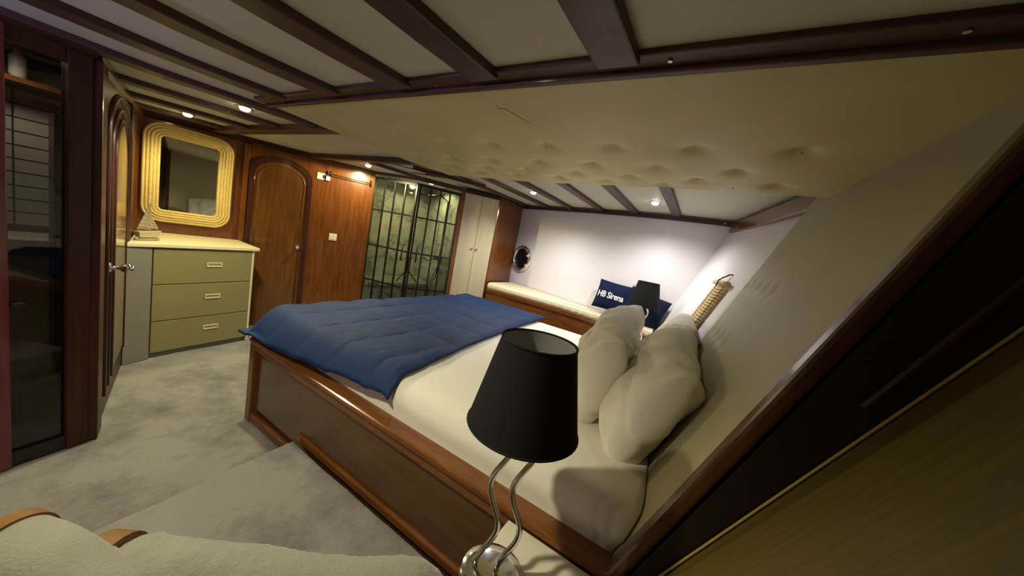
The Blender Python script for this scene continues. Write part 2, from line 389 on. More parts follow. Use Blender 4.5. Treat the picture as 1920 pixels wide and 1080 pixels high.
# washroom interior
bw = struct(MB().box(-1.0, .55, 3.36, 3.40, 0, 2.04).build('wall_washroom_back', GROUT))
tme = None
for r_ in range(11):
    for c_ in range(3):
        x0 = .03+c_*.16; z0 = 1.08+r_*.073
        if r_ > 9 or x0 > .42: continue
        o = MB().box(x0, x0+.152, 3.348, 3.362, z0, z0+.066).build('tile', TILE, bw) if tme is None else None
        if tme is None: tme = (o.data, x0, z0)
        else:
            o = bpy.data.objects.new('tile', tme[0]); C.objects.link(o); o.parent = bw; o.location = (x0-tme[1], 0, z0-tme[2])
struct(MB().box(-1.0, -.96, 2.3, 3.4, 0, 2.04).build('wall_washroom_side', TILE))
v = thing('washroom_vanity', (.15, 3.2, 0), 'cream washroom counter with wooden edge seen through the glazed door', 'vanity')
MB().box(-.5, .36, 3.05, 3.345, 1.0, 1.04).build('counter', WTOP, v, bevel=.006)
MB().box(-.5, .36, 3.04, 3.06, .97, 1.005).build('edge', MAHX, v)
MB().box(-.5, .30, 3.09, 3.345, .0, .97).build('cabinet', PALE, v)
tag(MB().box(-.5, .4, 3.2, 3.345, 1.83, 1.855).build('washroom_shelf', MAHX), 'brown wooden shelf high in the washroom behind the glazed door', 'shelf')
tag(MB().box(.27, .33, 2.85, 3.035, .42, 1.7).build('washroom_cabinet', DARKW, bevel=.004), 'tall dark wood panel inside the washroom beside the glazed door', 'cabinet')
tl = MB().lathe([(.02, 0), (.03, .02), (.028, .11), (.012, .125), (.012, .15)], (.20, 3.28, 1.855), 12)
tag(tl.build('toiletry_bottle', WHITEP, smooth=True), 'pale toiletry bottle on the high washroom shelf', 'bottle')
# ------------------------------------------------------------------ arched side door
def ap(s, z, off): return A0+AD*s+AN*off+UPZ*z
d2 = thing('door_2', A0+AD*.5, None, None); struct(d2)
MB().obox(A0, AD, AN, UPZ, .14, 1.20, 0, .02, .0, 1.95).build('leaf', DARKW, d2, bevel=.004)
def arch(s0, s1, zb, zs, za, n=14):
    out = [(s0, zb), (s0, zs)]
    for k in range(1, n): a = math.pi*k/n; out.append(((s0+s1)/2-(s1-s0)/2*math.cos(a), zs+(za-zs)*math.sin(a)))
    return out+[(s1, zs), (s1, zb)]
for (s0, s1, zs, za, r_) in ((.23, 1.14, 1.64, 1.915, .020), (.38, 1.10, 1.58, 1.85, .016), (.53, 1.07, 1.5, 1.80, .013)):
    MB().tube([ap(s, z, .02) for s, z in arch(s0, s1, .15, zs, za)], r_, 8).build('moulding', DARKW, d2, smooth=True)
MB().prism([ap(s, z, .021) for s, z in arch(.58, 1.04, .18, 1.48, 1.77)], AN*.006).build('panel', wood('polished_panel_sheen', (.14, .075, .02), (.24, .14, .04), rough=.18), d2)  # lighter yellowish wood colour paints the reflection on the glossy panel
kn = MB().lathe([(.028, 0), (.028, .006), (.011, .010), (.011, .04), (.024, .05), (.027, .075), (.02, .095), (.001, .098)], ap(.33, .915, .03), 20, AN)
kn.build('knob', CHROME, d2, smooth=True)
MB().obox(A0, AD, AN, UPZ, .0, .13, -.02, .035, 0, 1.98).build('jamb', DARKW, d2, bevel=.006)
MB().obox(A0, AD, AN, UPZ, 1.21, 1.30, -.02, .03, 0, 1.97).build('jamb', DARKW, d2, bevel=.006)
ct = MB(); N_ = 12
for i in range(N_+1):
    p = A0+AD*(1.93*i/N_)
    z = ceil_z(p.x, p.y)+.01
    for (o_, dz) in ((.0, .0), (.03, .0), (.03, -.03), (.0, -.05)): ct.v.append(V((p.x, p.y, z+dz))+AN*o_)
for i in range(N_):
    for j in range(4): ct.f.append((4*i+j, 4*i+(j+1) % 4, 4*i+4+(j+1) % 4, 4*i+4+j))
struct(ct.build('trim_7', MAH))
for nm, o_, dd, nn, L in (('trim_8', M0, MD, MN, .78), ('trim_9', W0, WD, WN, 1.28)):
    m = MB()
    for i in range(7):
        p = o_+dd*(L*i/6); z = ceil_z(p.x, p.y)+.03
        for (q, dz) in ((0, 0), (.025, 0), (.025, -.045), (0, -.06)): m.v.append(V((p.x, p.y, z+dz))+nn*q)
    for i in range(6):
        for j in range(4): m.f.append((4*i+j, 4*i+(j+1) % 4, 4*i+4+(j+1) % 4, 4*i+4+j))
    struct(m.build(nm, DARKW))
# ------------------------------------------------------------------ dresser
D0 = V((.811, 3.732, 0)); DD = V((math.cos(.181), math.sin(.181), 0)); DN = V((DD.y, -DD.x, 0))      # front-left corner, along the front, out of the front
dr = thing('dresser', D0+DD*.35-DN*.25, 'cream chest of three wide drawers under the rope mirror', 'dresser')
dw = .745
MB().obox(D0, DD, DN, UPZ, 0, dw, -.49, -.02, .03, .935).build('body', DRAW, dr)
MB().obox(D0, DD, DN, UPZ, .0, dw-.01, -.47, -.035, 0, .03).build('plinth', FILL, dr)
for (z0, z1, zh) in ((.045, .311, .205), (.318, .623, .50), (.630, .926, .795)):
    g = MB().obox(D0, DD, DN, UPZ, .006, dw-.022, -.02, .0, z0, z1).build('drawer', DRAW, dr, bevel=.003)
    cx = .415
    fr = MB()
    for (a, b, c_, e) in ((-.058, .058, .012, .020), (-.058, .058, -.020, -.012), (-.058, -.050, -.012, .012), (.050, .058, -.012, .012)):
        fr.obox(D0, DD, DN, UPZ, cx+a, cx+b, -.002, .008, zh+c_, zh+e)
    fr.build('handle', DRTOP, g, bevel=.002)
    MB().obox(D0, DD, DN, UPZ, cx-.05, cx+.05, -.001, .0015, zh-.012, zh+.012).build('recess', plain('handle_recess', (.30, .27, .15), .5), g)
MB().obox(D0, DD, DN, UPZ, dw-.018, dw, -.49, .0, .0, .935).build('side_panel', DRTOP, dr)
F0 = V((.659, 3.680, 0)); FD = (D0-F0).normalized()
FNn = V((FD.y, -FD.x, 0))
MB().obox(F0, FD, FNn, UPZ, 0, (D0-F0).length-.003, -.02, 0, 0, .935).build('filler_panel', FILL, dr)
tp = [F0+FNn*.012, D0+DN*.02, D0+DD*(dw+.035)+DN*.02, V((1.60, 4.425, 0)), V((.875, 4.515, 0)), V((.70, 3.80, 0))]
MB().prism([V((p.x, p.y, .938)) for p in tp], (0, 0, .03)).build('top', DRTOP, dr, bevel=.004)
# ------------------------------------------------------------------ rope mirror
def mp(s, z, off): return M0+MD*s+MN*off+UPZ*z
mr = thing('rope_mirror', mp(.357, 1.07, .02), 'rounded square mirror in a thick frame of coiled yellow rope', 'mirror')
cx, cz = .357, 1.523
def rrect(hw, hh, rad, n=160):
    pts = []; seg = [(hw-rad, hh-rad, 0), (-(hw-rad), hh-rad, 90), (-(hw-rad), -(hh-rad), 180), (hw-rad, -(hh-rad), 270)]
    raw = []
    for (a, b, d) in seg:
        for k in range(9): an = math.radians(d+90*k/8); raw.append((a+rad*math.cos(an), b+rad*math.sin(an)))
    # resample evenly
    L = [0]
    for i in range(len(raw)): p, q = raw[i], raw[(i+1) % len(raw)]; L.append(L[-1]+math.hypot(q[0]-p[0], q[1]-p[1]))
    j = 0
    for k in range(n):
        t = L[-1]*k/n
        while L[j+1] < t: j += 1
        p, q = raw[j], raw[(j+1) % len(raw)]; f_ = (t-L[j])/max(1e-9, L[j+1]-L[j]); pts.append((p[0]+(q[0]-p[0])*f_, p[1]+(q[1]-p[1])*f_))
    return pts
for k in range(5):
    e = .011+.0225*k; n_ = 420
    path = [mp(cx+a, cz+b, .030+.004*(2-abs(k-2))) for a, b in rrect(.205+e, .338+e, .035+e*.9, n_)]
    per = sum((V(path[i])-V(path[i-1])).length for i in range(n_)); tw = 2*math.pi*round(per/.020)/per
    MB().tube(path, .0122, 12, closed=True, lobes=3, twist=tw/3, depth=.24).build('rope_strand', ROPE, mr, smooth=True)
MB().prism([mp(cx+a, cz+b, .012) for a, b in rrect(.215, .348, .03, 40)], MN*.006).build('mirror_glass', MIRR, mr)
MB().prism([mp(cx+a, cz+b, .002) for a, b in rrect(.30, .43, .12, 40)], MN*.010).build('backing', DARKW, mr)
# ------------------------------------------------------------------ sailboat ornament
sb = thing('sailboat_ornament', V((.80, 3.86, .968)), 'small driftwood sailing boat ornament on the cream dresser', 'ornament')
bo = V((.80, 3.86, .968)); bu = V((math.cos(.45), math.sin(.45), 0)); bv = V((-bu.y, bu.x, 0))
def bp(a, b, z): return bo+bu*a+bv*b+UPZ*z
MB().tube([bp(-.075, 0, .012), bp(.085, 0, .012)], .012, 10).build('base_log', RAW, sb, smooth=True)
hb_ = [bp(-.06, -.022, .026), bp(.065, -.02, .026), bp(.065, .02, .026), bp(-.06, .022, .026)]; ht = [bp(-.07, -.032, .072), bp(.10, -.012, .082), bp(.10, .012, .082), bp(-.07, .032, .072)]
MB().hexa(hb_, ht).build('boat_hull', RAW, sb, bevel=.004)
MB().tube([bp(.02, 0, .075), bp(.02, 0, .30)], .004, 6).build('mast', RAW, sb)
def sail(a0, a1, z0, z1, bul):
    m = MB(); n_ = 9
    m.grid(lambda u, v: bp(a0+(a1-a0)*u*(1-v)+(.02-a0)*v*(1 if a0 < .02 else 1)*(1), bul*math.sin(u*math.pi)*(1-v)+.004*math.sin(v*40), z0+(z1-z0)*v), 6, 24)
    o = m.build('sail', RAW, sb, smooth=True); sd = o.modifiers.new('thick', 'SOLIDIFY'); sd.thickness = .006; return o
sail(-.06, .015, .085, .285, .03); sail(.025, .085, .09, .22, .02)
# ------------------------------------------------------------------ arched centre door, wall fittings
def wp(s, z, off): return W0+WD*s+WN*off+UPZ*z
d3 = thing('door_3', wp(.33, 0, 0), None, None); struct(d3)
MB().prism([wp(s, z, .001) for s, z in arch(.085, .575, .0, 1.72, 1.885)], WN*.018).build('leaf', wood('door_wood', (.08, .030, .006), (.17, .066, .014)), d3)
MB().tube([wp(s, z, .016) for s, z in arch(.115, .545, .05, 1.69, 1.845)], .010, 8).build('moulding', MAH, d3, smooth=True)
fo = arch(.04, .62, 0, 1.75, 1.945); fi = arch(.085, .575, 0, 1.72, 1.885)
fm = MB(); n_ = len(fo)
for (o_, off) in ((fo, .0), (fo, .03), (fi, .03), (fi, .0)): fm.v += [wp(s, z, off) for s, z in o_]
for j in range(3):
    for i in range(n_-1): fm.f.append((j*n_+i, j*n_+i+1, (j+1)*n_+i+1, (j+1)*n_+i))
fm.build('door_frame', DARKW, d3)
MB().obox(W0, WD, WN, UPZ, -.015, .03, 0, .035, 0, 2.0).build('jamb', MAH, d3, bevel=.004)
MB().lathe([(.024, 0), (.024, .005), (.009, .009), (.009, .035), (.021, .045), (.023, .064), (.015, .078), (.001, .08)], wp(.535, .975, .02), 18, WN).build('knob', CHROME, d3, smooth=True)
MB().tube([wp(.083, 1.59, .022), wp(.083, 1.72, .022)], .006, 8).build('hinge', BRASS, d3, smooth=True)
MB().tube([wp(.083, .35, .022), wp(.083, .48, .022)], .006, 8).build('hinge', BRASS, d3, smooth=True)
def plate(name, s, z, w_, h_, lab, cat, rocker):
    t = thing(name, wp(s, z-h_/2, 0), lab, cat)
    MB().obox(wp(s, z, 0), WD, WN, UPZ, -w_/2, w_/2, 0, .009, -h_/2, h_/2).build('cover_plate', WHITEP, t, bevel=.003)
    rocker(t)
plate('light_switch', .886, 1.155, .085, .085, 'white square light switch on the mahogany wall beside the shower', 'switch',
      lambda t: [MB().obox(wp(.886+dx, 1.155, 0), WD, WN, UPZ, -.013, .013, .009, .013, -.028, .028).build('rocker', WHITEP, t, bevel=.002) for dx in (-.016, .016)])
plate('wall_socket', .715, 1.845, .12, .075, 'white socket plate with a plug high beside the towel rail', 'socket',
      lambda t: [MB().obox(wp(.735, 1.845, 0), WD, WN, UPZ, -.022, .022, .009, .012, -.02, .02).build('socket_slot', DARKSLOT, t),
                 MB().obox(wp(.768, 1.835, 0), WD, WN, UPZ, -.022, .022, .0, .03, -.025, .025).build('plug', WHITEP, t, bevel=.004)])
tr_ = thing('towel_rail', wp(1.0, 1.86, 0), 'thin black towel rail with knobbed brackets on the orange lit wall', 'towel rail')
MB().tube([wp(.79, 1.888, .06), wp(1.225, 1.888, .06)], .005, 8).build('rail', BLACKM, tr_, smooth=True)
for s in (.79, 1.225):
    MB().tube([wp(s, 1.888, 0), wp(s, 1.888, .065)], .009, 8).build('bracket', BLACKM, tr_, smooth=True)
    MB().tube([wp(s, 1.86, .045), wp(s, 1.925, .045)], [.006, .011], 8).build('bracket_knob', BLACKM, tr_, smooth=True)
# ------------------------------------------------------------------ corner shower
def leaf(name, a, b, ncol, lab, handle_at):
    d = (b-a).normalized(); L = (b-a).length; n = V((d.y, -d.x, 0))
    t = thing(name, a, None, None); struct(t)
    fr = .022
    for (u0, u1) in ((0, fr), (L-fr, L)): MB().obox(a, d, n, UPZ, u0, u1, -.015, .015, .05, 2.0).build('frame_stile', BLACKM, t)
    for (z0, z1) in ((.05, .08), (1.965, 2.0)): MB().obox(a, d, n, UPZ, 0, L, -.015, .015, z0, z1).build('frame_rail', BLACKM, t)
    zs = [.08, .23, .68, 1.139, 1.59, 1.965]
    for z in zs[1:-1]: MB().obox(a, d, n, UPZ, fr, L-fr, -.008, .010, z-.009, z+.009).build('glazing_bar', BLACKM, t)
    us = [fr+(L-2*fr)*k/ncol for k in range(ncol+1)]
    for u in us[1:-1]: MB().obox(a, d, n, UPZ, u-.008, u+.008, -.008, .010, .08, 1.965).build('glazing_bar', BLACKM, t)
    for i in range(ncol):
        for j in range(5): MB().obox(a, d, n, UPZ, us[i]+.006, us[i+1]-.006, -.002, .002, zs[j]+.007, zs[j+1]-.007).build('pane', GLASS, t)
    u = handle_at if handle_at > 0 else L+handle_at
    hp = [a+d*u+n*.012+UPZ*1.03, a+d*u+n*.05+UPZ*1.03, a+d*u+n*.05+UPZ*1.22, a+d*u+n*.012+UPZ*1.22]
    MB().tube(hp, .009, 8).build('handle', BLACKM, t, smooth=True)
    return t
SD1 = (SC-SL).normalized(); SD2 = (SR-SC).normalized()
leaf('door_4', SL, SC-SD1*.004, 4, '', -.07)
leaf('door_5', SC+SD2*.012, SR, 4, '', .07)
struct(MB().tube([V((2.735, 3.85, 0)), V((2.735, 3.85, 2.06))], .025, 8).build('trim_10', MAHX))
# shower tray, walls, ceiling
struct(MB().prism([(2.76, 3.9, 0), (2.93, 3.21, 0), (3.40, 2.93, 0), (4.3, 3.0, 0), (4.3, 4.4, 0), (2.76, 4.4, 0)], (0, 0, .05)).build('floor_shower', MARB))
struct(MB().box(2.70, 4.3, 4.2, 4.26, 0, 2.1).build('wall_shower_forward', MARB))
struct(MB().box(2.72, 2.77, 3.86, 4.22, 0, 2.1).build('wall_shower_port', MARB))
a = V((3.46, 2.95, 0)); b = V((4.1, 4.2, 0)); d = (b-a).normalized()
struct(MB().obox(a, d, V((d.y, -d.x, 0)), UPZ, 0, (b-a).length, 0, .05, 0, 2.1).build('wall_shower_starboard', MARB))
lb = thing('shower_bench', V((3.5, 4.0, .05)), 'white marble ledge seat at the back of the shower', 'ledge')
MB().prism([(2.78, 3.75, .60), (3.72, 3.56, .60), (4.03, 4.19, .60), (2.78, 4.19, .60)], (0, 0, .04)).build('seat_slab', MARB, lb)
MB().prism([(2.78, 3.80, .05), (3.74, 3.61, .05), (4.02, 4.19, .05), (2.78, 4.19, .05)], (0, 0, .55)).build('seat_front', MARB, lb)
sm = thing('shower_mixer', V((3.60, 3.42, .9)), 'black shower mixer with riser and square head inside the glass shower', 'shower')
MB().tube([(3.63, 3.35, .85), (3.63, 3.35, 1.9), (3.55, 3.42, 1.96), (3.40, 3.5, 1.93)], .010, 8).build('riser', BLACKM, sm, smooth=True)
MB().box(3.28, 3.46, 3.40, 3.58, 1.905, 1.925).build('shower_head', BLACKM, sm, bevel=.004)
MB().box(3.57, 3.65, 3.3, 3.42, 1.05, 1.11).build('mixer_body', BLACKM, sm, bevel=.01)
MB().tube([(3.6, 3.38, 1.08), (3.5, 3.44, 1.02), (3.42, 3.52, 1.06)], .008, 8).build('spout', BLACKM, sm, smooth=True)
MB().tube([(3.62, 3.33, 1.05), (3.56, 3.36, .8), (3.55, 3.36, .72), (3.60, 3.34, .8), (3.62, 3.34, 1.4)], .006, 6).build('hose', BLACKM, sm, smooth=True)
tp_ = thing('black_tripod', V((3.45, 3.72, .64)), 'folded black tripod standing on the marble shower ledge', 'tripod')
for (dx, dy) in ((-.20, -.03), (.12, -.10), (.08, .14)):
    MB().tube([(3.45+dx, 3.78+dy, .645), (3.45, 3.78, .82)], .009, 6).build('leg', BLACKM, tp_)
MB().tube([(3.45, 3.78, .78), (3.45, 3.78, 1.0)], .012, 8).build('column', BLACKM, tp_, smooth=True)
ld = bpy.data.lights.new('shower_bulb', 'SPOT'); ld.energy = 15; ld.color = (1, .95, .42); ld.spot_size = math.radians(160); ld.shadow_soft_size = .04
t = thing('recessed_spotlight', (3.45, 3.55, 2.10), 'lit recessed spotlight inside the glass shower', 'ceiling light', 'recessed ceiling spotlights')
MB().disc((3.45, 3.55, 2.096), .03, (0, 0, -1), 20, .002).build('lens', emit('spot_lens_shower', (1, .9, .55), 18), t)
MB().lathe([(.030, -.001), (.030, -.007), (.045, -.006), (.048, 0)], (3.45, 3.55, 2.10), 20).build('bezel', CHROME, t, smooth=True)
lo = bpy.data.objects.new('shower_bulb', ld); C.objects.link(lo); lo.parent = t; lo.location = (0, 0, -.03)
# ------------------------------------------------------------------ pale wardrobe
wr = thing('wardrobe', (SR+WC)/2, 'pale oak double door wardrobe between shower and porthole', 'wardrobe')
wd2 = (WC-SR).normalized(); wn2 = V((wd2.y, -wd2.x, 0)); wl = (WC-SR).length
MB().obox(SR, wd2, wn2, UPZ, .0, .05, -.04, .02, 0, 2.07).build('end_post', MAHX, wr, bevel=.004)
for (a, b) in ((.055, (.055+wl-.02)/2-.002), ((.055+wl-.02)/2+.002, wl-.02)):
    dd_ = MB().obox(SR, wd2, wn2, UPZ, a, b, -.02, .0, .06, 2.03).build('door', PALE, wr, bevel=.002)
    s = b-.03 if a < .1 else a+.03
    MB().lathe([(.006, 0), (.006, .015), (.013, .022), (.012, .032), (.001, .036)], SR+wd2*s+UPZ*1.33, 12, wn2).build('knob', BRASS, dd_, smooth=True)
MB().obox(SR, wd2, wn2, UPZ, .05, wl, -.03, -.021, 0, 2.07).build('carcass', MAH, wr)
MB().obox(SR, wd2, wn2, UPZ, .05, wl, -.03, .01, 2.032, 2.075).build('cornice', DARKW, wr)
MB().prism([(WC.x-.012, WC.y-.006, 0), (4.47, 2.60, 0), (4.47, 2.66, 0), (WC.x-.012, WC.y+.05, 0)], (0, 0, 2.07)).build('side_panel', MAH, wr, bevel=.004)
# ------------------------------------------------------------------ bench and cushion
def hull_x(y):
    for (x0, y0), (x1, y1) in zip(HULL, HULL[1:]):
        if y1 <= y <= y0: return x1+(x0-x1)*(y-y1)/(y0-y1)
    return HULL[0][0]
ys = [2.53, 2.2, 1.8, 1.4, 1.0, .6, .3]
def bfx(y): return 3.77 if y > 1.4 else 3.77-.12*(1.4-y)/.8
bp_ = [(bfx(y), y) for y in ys]+[(hull_x(y)-.01, y) for y in ys[::-1]]
be = thing('wall_bench', V((3.9, 1.4, 0)), 'long mahogany bench box built along the white hull side', 'bench')
MB().prism([(x, y, 0) for x, y in bp_], (0, 0, .80)).build('body', MAHX, be)
m = MB()
for (y0, y1) in zip(ys, ys[1:]): m.hexa([(bfx(y0)-.012, y0, .775), (bfx(y1)-.012, y1, .775), (bfx(y1), y1, .775), (bfx(y0), y0, .775)], [(bfx(y0)-.012, y0, .815), (bfx(y1)-.012, y1, .815), (bfx(y1), y1, .815), (bfx(y0), y0, .815)])
m.build('front_lip', MAHX, be)
def cush(u, v):   # u across, v along
    y = 2.52-2.2*v; x0 = bfx(y)+.008; x1 = hull_x(y)-.015
    prof = [(0, .815), (-.012, .84), (-.008, .88), (.02, .90), (.2, .903), (1, .90)]
    k = u*5; i = min(4, int(k)); fr = k-i
    a, b = prof[i], prof[i+1]; xx = a[0]+(b[0]-a[0])*fr; zz = a[1]+(b[1]-a[1])*fr
    wr_ = .006*math.sin(y*55+3*noise.noise(V((y*4, u, 0))))*cl(1.9-y)*(1-cl((u-.6)*5)) if u > .05 else 0
    x = x0+(xx if xx < .05 else xx*(x1-x0)); return (x+wr_, y, zz+wr_*.4)
cm = MB().grid(cush, 20, 130)
cu = cm.build('bench_cushion', BENCHC, smooth=True)
tag(cu, 'long cream seat cushion lying on the mahogany bench', 'cushion')
# ------------------------------------------------------------------ porthole
hd = (V((*HULL[1], 0))-V((*HULL[0], 0))).normalized(); hn = V((hd.y, -hd.x, 0))
hn = hn if hn.x < 0 else -hn
yP = 2.40; pc = V((hull_x(yP), yP, 1.30))
po = thing('window_1', pc, None, None); struct(po)
MB().lathe([(.20, 0), (.20, .02), (.185, .05), (.165, .06), (.150, .05), (.148, .012), (.148, 0)], pc, 40, hn).build('window_frame', CHROME, po, smooth=True)
MB().disc(pc+hn*.006, .150, hn, 40, .004).build('pane', PORTG, po)
MB().lathe([(.018, 0), (.018, .05), (.001, .052)], pc+hd*.17+hn*.05+UPZ*.06, 10, hn).build('latch', CHROME, po, smooth=True)
MB().lathe([(.018, 0), (.018, .05), (.001, .052)], pc+hd*.165+hn*.05-UPZ*.08, 10, hn).build('latch', CHROME, po, smooth=True)
# ------------------------------------------------------------------ pillows
def pillow_pt(w_, h_, t_, u, v, side, seed, wr, rnd=0):
    U, W = 2*u-1, 2*v-1
    rc = rnd*(abs(U)*abs(W))**3.5; x = U*w_/2*(1-.05*(1-abs(W)**2.0)*abs(U)**3-rc); y = W*h_/2*(1-.06*(1-abs(U)**2.0)*abs(W)**3-rc)
    b = max(0, (1-abs(U)**2.6))*max(0, (1-abs(W)**2.6))
    z = t_/2*b**.5
    z += wr*b**.4*(noise.noise(V((x*6+seed, y*6, side*3)))+.55*(.5-abs(noise.noise(V((x*9+y*4+seed, y*5-x*3, side*5)))))*2*.5)
    if rnd:
        for (sx_, sy_) in ((-1, -1), (1, -1), (1, 1), (-1, 1)):
            dx, dy = x-sx_*w_/2*.95, y-sy_*h_/2*.95; r_ = math.hypot(dx, dy); th = math.atan2(dy, dx)
            z += .030*math.sin(7*th+seed*2+side)*math.exp(-(r_/.17)**2)*cl(r_/.06)*b**.3
        q1 = x*.8+y*.6+.05*math.sin(y*9+seed); z -= .042*math.exp(-((q1-.10)/.022)**2)*b**.5*cl(1-abs(y)*4)
        q2 = x*.5-y*.87+.04*math.sin(x*8+seed); z -= .036*math.exp(-((q2+.11)/.02)**2)*b**.5
        return V((x, y, side*z+.30*x*x-.02+.10*x*y))
    return V((x, y, side*z))
def pillow(name, w_, h_, t_, mat, Mx, seed=0, wr=.02, n=44, rnd=0):
    m = MB()
    for side in (1, -1): m.grid(lambda u, v: Mx @ pillow_pt(w_, h_, t_, u, v, side, seed, wr, rnd), n, n, side < 0)
    o = m.build(name, mat, smooth=True)
    bm = bmesh.new(); bm.from_mesh(o.data); bmesh.ops.remove_doubles(bm, verts=bm.verts, dist=.0008); bmesh.ops.recalc_face_normals(bm, faces=bm.faces); bm.to_mesh(o.data); bm.free()
    return o
def frame(o, ex, ey):
    ex = V(ex).normalized(); ey = V(ey); ey = (ey-ex*ey.dot(ex)).normalized(); ez = ex.cross(ey)
    m = Matrix((ex, ey, ez)).transposed().to_4x4(); m.translation = V(o); return m
# bed pillows: long side along +X, leaning on the headboard
PB = [((1.70, .10, .975), (1, .10, .08), (.06, -.42, .9), .84, .55, .28, 3.1, 'plump white pillow with a crumpled corner nearest the near bedside lamp'),
      ((1.86, .37, .985), (1, .13, .12), (.05, -.30, .9), .86, .55, .26, 8.4, 'white pillow standing in front, hiding part of the far lamp'),
      ((2.42, .09, 1.02), (1, .08, .02), (.02, -.42, .9), .70, .48, .20, 5.7, 'white pillow squeezed behind the other two against the headboard')]
for (o_, ex, ey, w_, h_, t_, sd, lab) in PB:
    tag(pillow('bed_pillow', w_, h_, t_, PILLOW, frame(o_, ex, ey), sd, .035, 70, .07), lab, 'pillow', 'white pillows on the bed')
# navy scatter cushions
def navy(o_, ex, ey, w_, h_, lab, txt):
    Mx = frame(o_, ex, ey); p = pillow('navy_cushion', w_, h_, .13, NAVY, Mx, 1.3, .006)
    tag(p, lab, 'cushion', 'navy cushions on the bench')
    if txt:
        cu_ = bpy.data.curves.new('lettering', 'FONT'); cu_.body = txt; cu_.size = .078; cu_.align_x = 'CENTER'; cu_.align_y = 'CENTER'; cu_.offset = .0012; cu_.space_character = .95
        tmp = bpy.data.objects.new('tmp_text', cu_); C.objects.link(tmp)
        dg = bpy.context.evaluated_depsgraph_get(); me = bpy.data.meshes.new_from_object(tmp.evaluated_get(dg))
        bpy.data.objects.remove(tmp)
        bm = bmesh.new(); bm.from_mesh(me); bmesh.ops.triangulate(bm, faces=bm.faces); [bmesh.ops.subdivide_edges(bm, edges=[e for e in bm.edges if e.calc_length() > .012], cuts=1) for _ in range(3)]; bmesh.ops.triangulate(bm, faces=bm.faces)
        for vv in bm.verts:
            x, y = vv.co.x-.03, vv.co.y*1.25-.01; q = pillow_pt(w_, h_, .13, x/w_+.5, y/h_+.5, 1, 1.3, .006)
            vv.co = Mx @ V((x, y, q.z+.007)) - p.location
        bm.to_mesh(me); bm.free(); me.materials.clear(); me.materials.append(WHITEL)
        t_ = bpy.data.objects.new('lettering', me); C.objects.link(t_); t_.parent = p; t_['label'] = 'white printed lettering'
navy((3.80, .81, 1.115), (-.05, -1, -.05), (.30, -.0, 1), .44, .34, 'navy cushion with white lettering leaning on the white hull', 'HB Sirena')
navy((3.74, .47, 1.085), (-.12, -1, -.22), (.30, -.1, 1), .44, .34, 'plain navy cushion behind the far lampshade', None)
# ------------------------------------------------------------------ bed
bd = thing('platform_bed', V((2.1, 1.2, 0)), 'mahogany platform bed frame with panelled side and glossy top rail', 'bed')
BX0, BX1, BY0, BY1 = .99, 3.25, -.02, 2.42
MB().box(BX0+.036, BX1, .46, BY1-.03, .02, .50).build('box_base', MAH, bd)
MB().box(BX0+.02, BX0+.035, .05, BY1-.07, .10, .53).build('side_panel', wood('side_panel_wood', (.07, .028, .006), (.13, .052, .011), scale=(14, 1.3, 14)), bd)
MB().box(BX0-.005, BX0+.055, BY1-.06, BY1+.005, 0, .545).build('corner_post', MAH, bd, bevel=.006)
MB().box(BX0-.012, BX0+.085, -.10, BY1+.01, .545, .575).build('side_rail', MAHX, bd, bevel=.01)
MB().box(BX0-.002, BX0+.03, -.05, BY1-.06, .50, .548).build('rail_moulding', MAHX, bd, bevel=.008)
MB().box(BX0+.085, BX1, BY1-.085, BY1+.01, .545, .575).build('foot_rail', MAH, bd, bevel=.01)
MB().box(BX0+.06, BX1, BY1-.03, BY1-.01, .0, .545).build('foot_panel', MAH, bd)
MB().box(BX0+.003, BX0+.03, 1.80, BY1-.06, 0.0, .06).build('baseboard', MAHX, bd, bevel=.008)
MB().box(BX0+.003, BX0+.03, -.05, 1.80, .14, .185).build('baseboard', MAHX, bd, bevel=.008)
# mattress with fitted sheet
def hs(x, z): return stern_y0(min(x, 2.299) if x < 2.3 else x)-RAKE*z
mt = MB(); n_ = 260
lv = [(0, .52), (.006, .56), (-.004, .60), (.004, .64), (.0, .67), (-.014, .70), (-.035, .722), (-.065, .733), (-.10, .736)]
for (e, z) in lv:
    for k, (a, b) in enumerate(rrect(1.075+e, 1.165+e, .07+max(e, -.06)*.5, n_)):
        x, y = 2.145+a, 1.155+b; wv = .007*math.sin(z*95+x*2+y*2.2+3*noise.noise(V((x*2, y*2, 0)))) if z < .70 else 0
        nx, ny = a/1.075, b/1.165; q_ = max(abs(nx), abs(ny)); nx = nx if abs(nx) >= q_-.02 else 0; ny = ny if abs(ny) >= q_-.02 else 0
        y = y+ny*wv-(.06*(z-.52)/.2 if b < -1.0 else 0); mt.v.append(V((x+nx*wv, max(y, hs(x, z)+.006), z)))
for i in range(len(lv)-1):
    for k in range(n_): mt.f.append((i*n_+k, i*n_+(k+1) % n_, (i+1)*n_+(k+1) % n_, (i+1)*n_+k))
mt.f.append(tuple((len(lv)-1)*n_+k for k in range(n_)))
mo = tag(mt.build('mattress', SHEET, smooth=True), 'mattress in a white fitted sheet lying in the mahogany bed', 'mattress')
